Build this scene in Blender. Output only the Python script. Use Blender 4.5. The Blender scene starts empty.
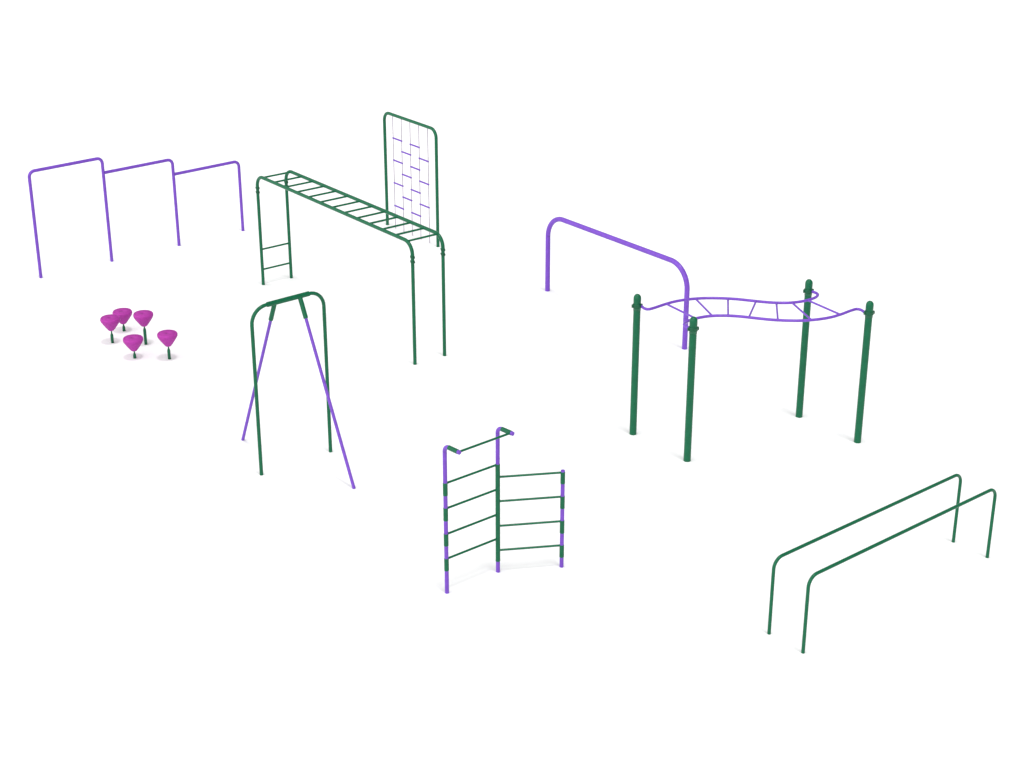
import bpy, math, random
from mathutils import Vector, Matrix, Euler
random.seed(4)
R = math.radians
scene = bpy.context.scene
COL = scene.collection

# ------------------------------------------------------------------ camera
cd = bpy.data.cameras.new('camera')
cam = bpy.data.objects.new('camera', cd); COL.objects.link(cam)
cd.sensor_width = 36.0; cd.lens = 59.356
cd.shift_y = 0.0007; cd.clip_start = 0.1; cd.clip_end = 3000
cam.matrix_world = (Matrix.Translation((0, 0, 12.0)) @ Matrix.Rotation(R(90 - 23.37), 4, 'X')
                    @ Matrix.Rotation(R(0.062), 4, 'Z'))
scene.camera = cam
scene.render.resolution_x = 1024; scene.render.resolution_y = 768

# ------------------------------------------------------------------ light: even white studio surround, brighter towards the left and behind the camera
SUR_LOW, SUR_GAIN = 0.40, 1.57
world = bpy.data.worlds.new('World'); scene.world = world; world.use_nodes = True
nt = world.node_tree; nt.nodes.clear()
out = nt.nodes.new('ShaderNodeOutputWorld'); bg = nt.nodes.new('ShaderNodeBackground')
tc = nt.nodes.new('ShaderNodeTexCoord')
dot = nt.nodes.new('ShaderNodeVectorMath'); dot.operation = 'DOT_PRODUCT'
kd = Vector((-0.62, -0.66, 0.42)).normalized(); dot.inputs[1].default_value = kd
mr = nt.nodes.new('ShaderNodeMapRange'); mr.inputs['From Min'].default_value = -0.1; mr.inputs['From Max'].default_value = 1.0
mr.inputs['To Min'].default_value = SUR_LOW; mr.inputs['To Max'].default_value = SUR_LOW + SUR_GAIN
nt.links.new(tc.outputs['Generated'], dot.inputs[0]); nt.links.new(dot.outputs['Value'], mr.inputs['Value'])
mr.interpolation_type = 'SMOOTHSTEP'; nt.links.new(mr.outputs['Result'], bg.inputs['Strength']); nt.links.new(bg.outputs['Background'], out.inputs['Surface'])
bg.inputs['Color'].default_value = (1, 1, 1, 1)

sd = bpy.data.lights.new('key_light', 'SUN'); sd.energy = 0.92; sd.angle = R(8); sd.color = (1, 1, 1)
sun = bpy.data.objects.new('key_light', sd); COL.objects.link(sun)
sun_dir = Vector((0.125, -0.15, 1.0)).normalized()      # towards the light: almost overhead
sun.rotation_euler = sun_dir.to_track_quat('Z', 'Y').to_euler(); sun.location = (3, 10, 30)

scene.view_settings.view_transform = 'Standard'; scene.view_settings.look = 'None'
scene.view_settings.exposure = 0.0; scene.view_settings.gamma = 1.0
scene.cycles.max_bounces = 6; scene.cycles.diffuse_bounces = 4

# ------------------------------------------------------------------ materials
def paint(name, col, rough=0.17, spec=0.24, var=0.10, scale=14.0, bump=0.04):
    m = bpy.data.materials.new(name); m.use_nodes = True
    n = m.node_tree.nodes; l = m.node_tree.links; b = n['Principled BSDF']
    b.inputs['Roughness'].default_value = rough; b.inputs['Specular IOR Level'].default_value = spec
    t = n.new('ShaderNodeTexCoord'); nz = n.new('ShaderNodeTexNoise')
    nz.inputs['Scale'].default_value = scale; nz.inputs['Detail'].default_value = 4
    l.new(t.outputs['Object'], nz.inputs['Vector'])
    cr = n.new('ShaderNodeValToRGB')
    lo = [c * (1 - var) for c in col]; hi = [min(1, c * (1 + var)) for c in col]
    cr.color_ramp.elements[0].position = 0.3; cr.color_ramp.elements[0].color = (*lo, 1)
    cr.color_ramp.elements[1].position = 0.7; cr.color_ramp.elements[1].color = (*hi, 1)
    l.new(nz.outputs['Fac'], cr.inputs['Fac']); l.new(cr.outputs['Color'], b.inputs['Base Color'])
    n2 = n.new('ShaderNodeTexNoise'); n2.inputs['Scale'].default_value = 260; l.new(t.outputs['Object'], n2.inputs['Vector'])
    bp = n.new('ShaderNodeBump'); bp.inputs['Strength'].default_value = bump; bp.inputs['Distance'].default_value = 0.002
    l.new(n2.outputs['Fac'], bp.inputs['Height']); l.new(bp.outputs['Normal'], b.inputs['Normal'])
    return m
GREEN = paint('green_powder_coat', (0.0035, 0.113, 0.049))
DARK = paint('dark_green_coat', (0.009, 0.090, 0.042))
PURPLE = paint('purple_powder_coat', (0.172, 0.064, 0.470))
ROPE = paint('pale_mauve_cable', (0.34, 0.29, 0.37), rough=0.8, spec=0.1)
MAGENTA = paint('magenta_rubber', (0.37, 0.034, 0.305), rough=0.6, spec=0.2, var=0.09, scale=22, bump=0.3)
FLOOR = paint('white_floor', (0.90, 0.90, 0.90), rough=0.9, spec=0.0, var=0.004, scale=0.4, bump=0.0)

# ------------------------------------------------------------------ mesh helpers
def link_mesh(name, vs, fs, flat, mat, parent=None):
    me = bpy.data.meshes.new(name); me.from_pydata([tuple(v) for v in vs], [], fs)
    for i, p in enumerate(me.polygons): p.use_smooth = i not in flat
    me.materials.append(mat); me.update()
    o = bpy.data.objects.new(name, me); COL.objects.link(o)
    if parent is not None: o.parent = parent
    return o

def fillet(pts, rad, n=9):
    """polyline corners -> arcs of real bend radius"""
    pts = [Vector(p) for p in pts]; res = [pts[0]]
    for i in range(1, len(pts) - 1):
        a, b, c = pts[i - 1], pts[i], pts[i + 1]
        u = (a - b).normalized(); v = (c - b).normalized()
        ang = u.angle(v); d = rad / math.tan(ang / 2)
        ctr = b + (u + v).normalized() * (rad / math.sin(ang / 2))
        s = b + u * d - ctr; e = b + v * d - ctr
        sw = s.angle(e); ax = s.cross(e).normalized()
        for k in range(n + 1): res.append(ctr + Matrix.Rotation(sw * k / n, 3, ax) @ s)
    res.append(pts[-1]); return res

def smooth_path(pts, n=6):
    pts = [Vector(p) for p in pts]; P = [2 * pts[0] - pts[1]] + pts + [2 * pts[-1] - pts[-2]]; res = []
    for i in range(1, len(P) - 2):
        p0, p1, p2, p3 = P[i - 1:i + 3]
        for k in range(n):
            t = k / n
            res.append(0.5 * ((2 * p1) + (p2 - p0) * t + (2 * p0 - 5 * p1 + 4 * p2 - p3) * t * t + (3 * p1 - p0 - 3 * p2 + p3) * t ** 3))
    res.append(pts[-1]); return res

def sweep(path, r, seg=20, bevel=True):
    """round bar along a path with lightly chamfered closed ends; returns (verts, faces, flat)"""
    path = [Vector(p) for p in path]; rr = r if isinstance(r, (list, tuple)) else [r] * len(path)
    tang = []
    for i in range(len(path)):
        a = path[max(0, i - 1)]; b = path[min(len(path) - 1, i + 1)]; tang.append((b - a).normalized())
    t0 = tang[0]; ref = Vector((0, 0, 1)) if abs(t0.z) < 0.9 else Vector((1, 0, 0))
    nrm = (ref - t0 * ref.dot(t0)).normalized(); vs, fs = [], []; flat = set(); rings = []
    for i, p in enumerate(path):
        if i: nrm = (tang[i - 1].rotation_difference(tang[i])) @ nrm
        bn = tang[i].cross(nrm)
        rings.append((p, nrm.copy(), bn, rr[i]))
    c = 0.08 * rr[0] if bevel else 0
    def ring(p, n_, b_, r_):
        s = len(vs)
        for k in range(seg):
            a = 2 * math.pi * k / seg; vs.append(p + (n_ * math.cos(a) + b_ * math.sin(a)) * r_)
        return s
    def bridge(a, b, fl=False):
        for k in range(seg):
            if fl: flat.add(len(fs))
            fs.append((a + k, a + (k + 1) % seg, b + (k + 1) % seg, b + k))
    first = None; prev = None
    for i, (p, n_, b_, r_) in enumerate(rings):
        q = p
        if i == 0: q = p + tang[0] * c
        if i == len(rings) - 1: q = p - tang[-1] * c
        s = ring(q, n_, b_, r_)
        if prev is not None: bridge(prev, s)
        if first is None: first = s
        prev = s
    for end, t, (p, n_, b_, r_), s0 in ((0, -tang[0], rings[0], first), (1, tang[-1], rings[-1], prev)):
        s1 = ring(p, n_, b_, r_ - c)
        q = p - t * c
        sb = ring(q, n_, b_, r_)
        if end: bridge(sb, s1, True)
        else: bridge(s1, sb, True)
        cap = ring(p, n_, b_, r_ - c)
        flat.add(len(fs)); f = [cap + k for k in range(seg)]
        fs.append(tuple(f if end else f[::-1]))
    return vs, fs, flat

def tube(name, path, r, mat, parent, seg=20, bevel=True):
    if name in ('post', 'crossbar', 'leg', 'rail'): bevel = False      # butted end to end with no groove
    return link_mesh(name, *sweep(path, r, seg, bevel), mat, parent)

def lathe(name, prof, mat, parent, seg=32, loc=(0, 0, 0)):
    vs, fs = [], []; loc = Vector(loc); start = []
    for r_, z_ in prof:
        start.append(len(vs))
        if r_ < 1e-5: vs.append(loc + Vector((0, 0, z_)))
        else:
            for k in range(seg):
                a = 2 * math.pi * k / seg; vs.append(loc + Vector((r_ * math.cos(a), r_ * math.sin(a), z_)))
    for i in range(len(prof) - 1):
        a, b = start[i], start[i + 1]; ra, rb = prof[i][0] < 1e-5, prof[i + 1][0] < 1e-5
        for k in range(seg):
            k2 = (k + 1) % seg
            if ra: fs.append((a, b + k2, b + k))
            elif rb: fs.append((a + k, a + k2, b))
            else: fs.append((a + k, a + k2, b + k2, b + k))
    return link_mesh(name, vs, fs, set(), mat, parent)

def box_into(vs, fs, c, hx, hy, hz, rot=0.0):
    m = Matrix.Rotation(rot, 3, 'Z'); s = len(vs)
    for sx in (-1, 1):
        for sy in (-1, 1):
            for sz in (-1, 1): vs.append(Vector(c) + m @ Vector((sx * hx, sy * hy, sz * hz)))
    for f in ((0, 1, 3, 2), (4, 6, 7, 5), (0, 4, 5, 1), (2, 3, 7, 6), (0, 2, 6, 4), (1, 5, 7, 3)): fs.append(tuple(s + k for k in f))

def merge(name, parts, mat, parent):
    V, F, FL = [], [], set()
    for vs, fs, fl in parts:
        o = len(V); fo = len(F); V += list(vs); F += [tuple(i + o for i in f) for f in fs]; FL |= {i + fo for i in fl}
    return link_mesh(name, V, F, FL, mat, parent)

def thing(name, label, cat, loc, rot=0.0, group=None):
    o = bpy.data.objects.new(name, None); o.empty_display_size = 0.2; COL.objects.link(o)
    o.location = loc; o.rotation_euler = (0, 0, rot); o['label'] = label; o['category'] = cat
    if group: o['group'] = group
    return o

def copy_part(src, parent, offset=(0, 0, 0)):
    c = src.copy(); COL.objects.link(c); c.parent = parent; c.location = Vector(src.location) + Vector(offset); return c

def frame2(a, b):
    d = Vector((b[0] - a[0], b[1] - a[1])); return (a[0], a[1], 0), math.atan2(d.y, d.x), d.length

def clamp(post, x, y, z, r):
    """bolted clamp ring with two ears, a sub-part of a post"""
    ring = sweep([(x, y, z - 0.018), (x, y, z + 0.018)], r + 0.007, 20)
    vs, fs = [], []
    for s in (-1, 1): box_into(vs, fs, (x + s * (r + 0.014), y, z), 0.014, 0.010, 0.014)
    bolts = [sweep([(x + s * (r + 0.016), y - 0.020, z), (x + s * (r + 0.016), y + 0.020, z)], 0.007, 10) for s in (-1, 1)]
    return merge('clamp', [ring, (vs, fs, set(range(12)))] + bolts, DARK, post)

# ------------------------------------------------------------------ the setting
fl = link_mesh('floor', [(-900, -900, 0), (900, -900, 0), (900, 900, 0), (-900, 900, 0)], [(0, 1, 2, 3)], {0}, FLOOR)
fl['kind'] = 'structure'

# ------------------------------------------------------------------ 1. triple chin-up bar, three descending purple bars
loc, rot, L = frame2((-9.884, 33.402), (-6.110, 36.566)); step = L / 3; r = 0.034
t = thing('pull_up_bar', 'purple chin-up bar of three joined bays, each crossbar lower than the one before', 'pull-up bar', loc, rot)
H = [2.295, 1.968, 1.628]; br = 0.12
tube('post', [(0, 0, 0), (0, 0, H[0] - br)], r, PURPLE, t)
tube('crossbar', fillet([(0, 0, H[0] - br), (0, 0, H[0]), (step, 0, H[0]), (step, 0, H[0] - br)], br - 0.001), r, PURPLE, t)
tube('post', [(step, 0, 0), (step, 0, H[0] - br)], r, PURPLE, t)
for k in (1, 2):
    x0, x1, h = step * k, step * (k + 1), H[k]
    tube('crossbar', fillet([(x0 + r * 0.8, 0, h), (x1, 0, h), (x1, 0, h - br)], br - 0.001), r, PURPLE, t)
    tube('post', [(x1, 0, 0), (x1, 0, h - br)], r, PURPLE, t)

# ------------------------------------------------------------------ 2. cable climbing net in a tall green arch
loc, rot, L = frame2((-2.861, 37.017), (-1.638, 35.452)); r = 0.036; h = 2.64; br = 0.19
t = thing('climbing_net_frame', 'tall green arch hung with five thin cables and short purple rungs', 'climbing frame', loc, rot)
for x in (0, L): tube('post', [(x, 0, 0), (x, 0, h - br)], r, GREEN, t)
tube('crossbar', fillet([(0, 0, h - br), (0, 0, h), (L, 0, h), (L, 0, h - br)], br - 0.001), r, GREEN, t)
xs = [0.330, 0.665, 1.000, 1.335, 1.670]
rope0 = tube('cable', [(xs[0], 0, 0.0), (xs[0], 0, h - 0.02)], 0.0085, ROPE, t, 8, False)
for x in xs[1:]: copy_part(rope0, t, (x - xs[0], 0, 0))
rung0 = tube('rung', [(xs[0] - 0.012, 0, 0), (xs[1] + 0.012, 0, 0)], 0.0185, PURPLE, t, 12)
first = True
for c in range(4):
    for z in ([2.110, 1.602, 1.075, 0.540] if c % 2 == 0 else [1.868, 1.348, 0.820]):
        if first: rung0.location = (0, 0, z); first = False
        else:
            q = rung0.copy(); COL.objects.link(q); q.parent = t; q.location = (xs[c] - xs[0], 0, z)

# ------------------------------------------------------------------ 3. overhead ladder
A = (-5.162, 32.988); B = (-1.788, 28.718); loc, rot, L = frame2(A, B); wid = 0.675; h = 2.350; r = 0.035; br = 0.23
t = thing('overhead_ladder', 'long green overhead ladder on four legs beside the climbing net', 'monkey bars', loc, rot)
for y in (0, wid):
    for x in (0, L):
        p = tube('leg', [(x, y, 0), (x, y, 2.05)], r - 0.002, GREEN, t)
        clamp(p, x, y, 2.085, r); clamp(p, x, y, 1.995, r)
    tube('rail', fillet([(0, y, 2.05), (0, y, h), (L, y, h), (L, y, 2.05)], br), r, GREEN, t)
rg = tube('rung', [(0, 0.02, 0), (0, wid - 0.02, 0)], 0.0195, GREEN, t, 12); rg.location = (0.225, 0, h)
for k in range(1, 13):
    q = rg.copy(); COL.objects.link(q); q.parent = t; q.location = (0.225 + k * 0.4235, 0, h)
for z in (0.335, 0.77):
    q = rg.copy(); COL.objects.link(q); q.parent = t; q.location = (0, 0, z)

# ------------------------------------------------------------------ 4. green arch with two purple diagonal braces
A = (-3.992, 24.141); B = (-2.975, 24.990); loc, rot, L = frame2(A, B); h = 2.825; r = 0.030; br = 0.27
t = thing('braced_arch', 'narrow green arch with a thick top sleeve and two purple slanting legs', 'exercise frame', loc, rot)
for x in (0, L): tube('post', [(x, 0, 0), (x, 0, h - br)], r, GREEN, t)
tube('crossbar', fillet([(0, 0, h - br), (0, 0, h), (L, 0, h), (L, 0, h - br)], br - 0.001), r, GREEN, t)
tube('sleeve', [(0.29, 0, h), (1.06, 0, h)], 0.041, GREEN, t)
for x, fx, fy in ((0.43, 0.455, 1.31), (0.885, 0.855, -1.345)):
    a = Vector((x, 0, h)); f = Vector((fx, fy, 0)); d = (f - a).normalized()
    b = tube('slanting_leg', [a + d * 0.30, f], 0.0265, PURPLE, t)
    tube('socket', [a + d * 0.02, a + d * 0.36], 0.038, GREEN, b)

# ------------------------------------------------------------------ 5. low wide purple bend bar
loc, rot, L = frame2((0.728, 32.646), (3.251, 29.490)); h = 1.638; r = 0.050; br = 0.46
t = thing('purple_hurdle', 'thick purple bent pipe standing as one wide arch behind the curved ladder', 'vault bar', loc, rot)
for x in (0, L): tube('post', [(x, 0, 0), (x, 0, h - br)], r, PURPLE, t, 28)
tube('crossbar', fillet([(0, 0, h - br), (0, 0, h), (L, 0, h), (L, 0, h - br)], br - 0.001, 14), r, PURPLE, t, 28)

# ------------------------------------------------------------------ 6. curved overhead ladder on four thick posts
t = thing('curved_ladder', 'wavy purple overhead ladder hung between four thick green posts with domed caps', 'overhead ladder', (3.887, 25.541, 0), math.atan2(0.239, 0.971))
rail1 = [(-1.700, .575), (-1.690, .450), (-1.635, .395), (-1.52, .435), (-1.30, .55), (-1.09, .635), (-.85, .675), (-.58, .665), (-.33, .60),
         (-.10, .505), (.105, .385), (.315, .26), (.515, .175), (.745, .13), (.985, .163), (1.19, .255), (1.300, .385), (1.285, .50), (1.245, .565)]
ZR = 2.298
def rail_path(s): return smooth_path([(s * x, s * y, ZR) for x, y in rail1])
def v_on(s, u):
    best = min(((s * x, s * y) for x, y in [(p.x * 1, p.y * 1) for p in smooth_path([(x, y, 0) for x, y in rail1], 20)][60:-40]), key=lambda q: abs(q[0] - u)); return best[1]
for s in (1, -1): tube('curved_rail', rail_path(s), 0.0235, PURPLE, t, 16)
for u1, u2 in ((-1.28, -1.03), (-.735, -.735), (-.213, -.487), (.193, -.193), (.487, .213), (.735, .735), (1.03, 1.28)):
    tube('rung', [(u1, v_on(1, u1), ZR), (u2, v_on(-1, u2), ZR)], 0.0165, PURPLE, t, 12)
rad = 0.060
posts = [(-1.765, .592), (-1.220, -.592), (1.220, .592), (1.765, -.592)]
ends = [(-1.700, .575), (-1.245, -.565), (1.245, .565), (1.700, -.575)]
for i, (x, y) in enumerate(posts):
    p = tube('post', [(x, y, 0), (x, y, 2.30)], rad, GREEN, t, 32)
    prof = [(rad - 0.004, 2.22), (rad + 0.004, 2.223), (rad + 0.004, 2.430)]
    prof += [((rad + 0.004) * math.cos(a), 2.430 + (rad + 0.012) * math.sin(a)) for a in [math.pi / 2 * k / 10 for k in range(1, 10)]] + [(0, 2.430 + rad + 0.012)]
    lathe('domed_cap', prof, GREEN, p, 32, (x, y, 0))
    ring = sweep([(x, y, ZR - 0.032), (x, y, ZR + 0.032)], rad + 0.015, 32)
    ex, ey = ends[i]; d = Vector((ex - x, ey - y, 0)); ang = math.atan2(d.y, d.x)
    vs, fs = [], []
    for s in (1, -1):
        n = Vector((1, 0, 0))
        box_into(vs, fs, (x + s * (rad + 0.016), y, ZR), 0.016, 0.014, 0.026)
    bolts = [sweep([(x + s * (rad + 0.022), y - 0.026, ZR), (x + s * (rad + 0.022), y + 0.026, ZR)], 0.008, 10) for s in (-1, 1)]
    merge('collar', [ring, (vs, fs, set(range(12)))] + bolts, DARK, p)

# ------------------------------------------------------------------ 7. stall bars: two wings of rungs on three posts
loc = (-0.903, 20.457, 0)
t = thing('stall_bars', 'green and purple banded climbing bars with two angled wings of rungs', 'wall bars', loc, 0)
Pm = Vector((0.706, 0.589, 0)); Pr = Vector((1.616, 0.735, 0)); P0 = Vector((0, 0, 0)); r = 0.030
ht = 2.270; br = 0.085
hook_dirs = [Vector((0.69, -0.724, 0)), Vector((0.70, -0.714, 0))]
tops = []
for P, bands, hd in ((P0, [(0.34, .535), (.73, .92), (1.12, 1.32), (1.505, 1.70)], hook_dirs[0]),
                     (Pm, [(0.16, 1.695)], hook_dirs[1]), (Pr, [(.145, .345), (.535, .74), (.93, 1.125), (1.32, 1.505)], None)):
    top = ht - br if hd else 1.540
    p = tube('post', [P, P + Vector((0, 0, top))], r, PURPLE, t, 24)
    for a, b in bands: tube('band', [P + Vector((0, 0, a + 0.016)), P + Vector((0, 0, b + 0.014))], r + 0.004, GREEN, p, 24)
    if hd:
        e = P + Vector((0, 0, ht)) + hd * 0.305; tops.append((P + Vector((0, 0, ht)), e, hd))
        k = tube('bent_arm', fillet([P + Vector((0, 0, ht - br)), P + Vector((0, 0, ht)), e], br - 0.001), r, PURPLE, t, 24)
        tube('grip_sleeve', [P + Vector((0, 0, ht)) + hd * 0.085, e - hd * 0.035], r + 0.004, GREEN, k, 24)
ea = tops[0][1] - hook_dirs[0] * 0.03; eb = tops[1][1] - hook_dirs[1] * 0.045
tube('top_bar', [ea, eb], 0.0165, GREEN, t, 12)
def span(a, b, z):
    d = (b - a).normalized(); return [a + d * 0.02 + Vector((0, 0, z)), b - d * 0.02 + Vector((0, 0, z))]
for z in (0.538, 0.923, 1.318, 1.702): tube('rung', span(P0, Pm, z), 0.0165, GREEN, t, 12)
for z in (0.350, 0.738, 1.128, 1.507): tube('rung', span(Pm, Pr, z), 0.0165, GREEN, t, 12)

# ------------------------------------------------------------------ 8. two parallel bars, each bent from one tube and planted alone
pb = thing('parallel_bar', 'bent green rail of the parallel bars, the one farther back', 'parallel bar', (3.438, 19.391, 0), 0, 'pair of parallel bars')
d = Vector((3.073, 2.552, 0)); L = d.length; pb.rotation_euler.z = math.atan2(d.y, d.x); h = 1.137; r = 0.0245; br = 0.155
pa = tube('post', [(0, 0, 0), (0, 0, h - br)], r, GREEN, pb); copy_part(pa, pb, (L, 0, 0))
tube('crossbar', fillet([(0, 0, h - br), (0, 0, h), (L, 0, h), (L, 0, h - br)], br - 0.001), r, GREEN, pb)
pc = pb.copy(); COL.objects.link(pc); pc.location = (3.818, 18.924, 0)
pc['label'] = 'bent green rail of the parallel bars, the nearer one in front'
for ch in list(pb.children):
    q = ch.copy(); COL.objects.link(q); q.parent = pc

# ------------------------------------------------------------------ 9. five stepping pods
pod_profile = [(0.0, -0.262), (0.038, -0.262), (0.052, -0.256), (0.062, -0.246), (0.112, -0.180), (0.166, -0.100), (0.180, -0.074), (0.1865, -0.050),
               (0.1865, -0.026), (0.182, -0.012), (0.174, -0.002), (0.168, 0.001), (0.161, 0.001), (0.156, -0.008), (0.150, -0.008), (0.145, 0.000),
               (0.080, 0.001), (0.024, 0.001), (0.018, -0.012), (0.0, -0.014)]
pods = [((-7.59, 29.76), .475, .150, 'magenta stepping pod at the left edge, overlapping the pod behind it'),
        ((-7.50, 30.37), .375, .070, 'magenta stepping pod farthest back, partly hidden by its left neighbour'),
        ((-6.94, 29.68), .595, .290, 'tallest magenta stepping pod, on the longest green stem'),
        ((-6.36, 28.96), .480, .165, 'magenta stepping pod at the right edge of the cluster, standing apart'),
        ((-7.01, 29.00), .370, .060, 'low magenta stepping pod on a short stem, front left of the tallest one')]
src = None
for (x, y), zt, zp, lab in pods:
    t = thing('stepping_pod', lab, 'stepping pod', (x, y, 0), random.uniform(0, 6), 'five magenta stepping pods')
    if src is None:
        top = lathe('pod_top', pod_profile, MAGENTA, t, 60); src = top
        for v in top.data.vertices:                      # ten shallow moulded flutes down the tapering side
            if -0.25 < v.co.z < -0.06:
                w = min(1.0, (-0.06 - v.co.z) / 0.05); k = 1 - 0.045 * w * (0.5 - 0.5 * math.cos(10 * math.atan2(v.co.y, v.co.x)))
                v.co.x *= k; v.co.y *= k
    else:
        top = src.copy(); COL.objects.link(top); top.parent = t
    zt += 0.040; top.location = (0, 0, zt)
    lathe('stem', [(0, 0), (0.029, 0), (0.029, zp), (0.022, zp + 0.03), (0.014, zp + 0.045), (0.012, zt - 0.25)], GREEN, t, 20)
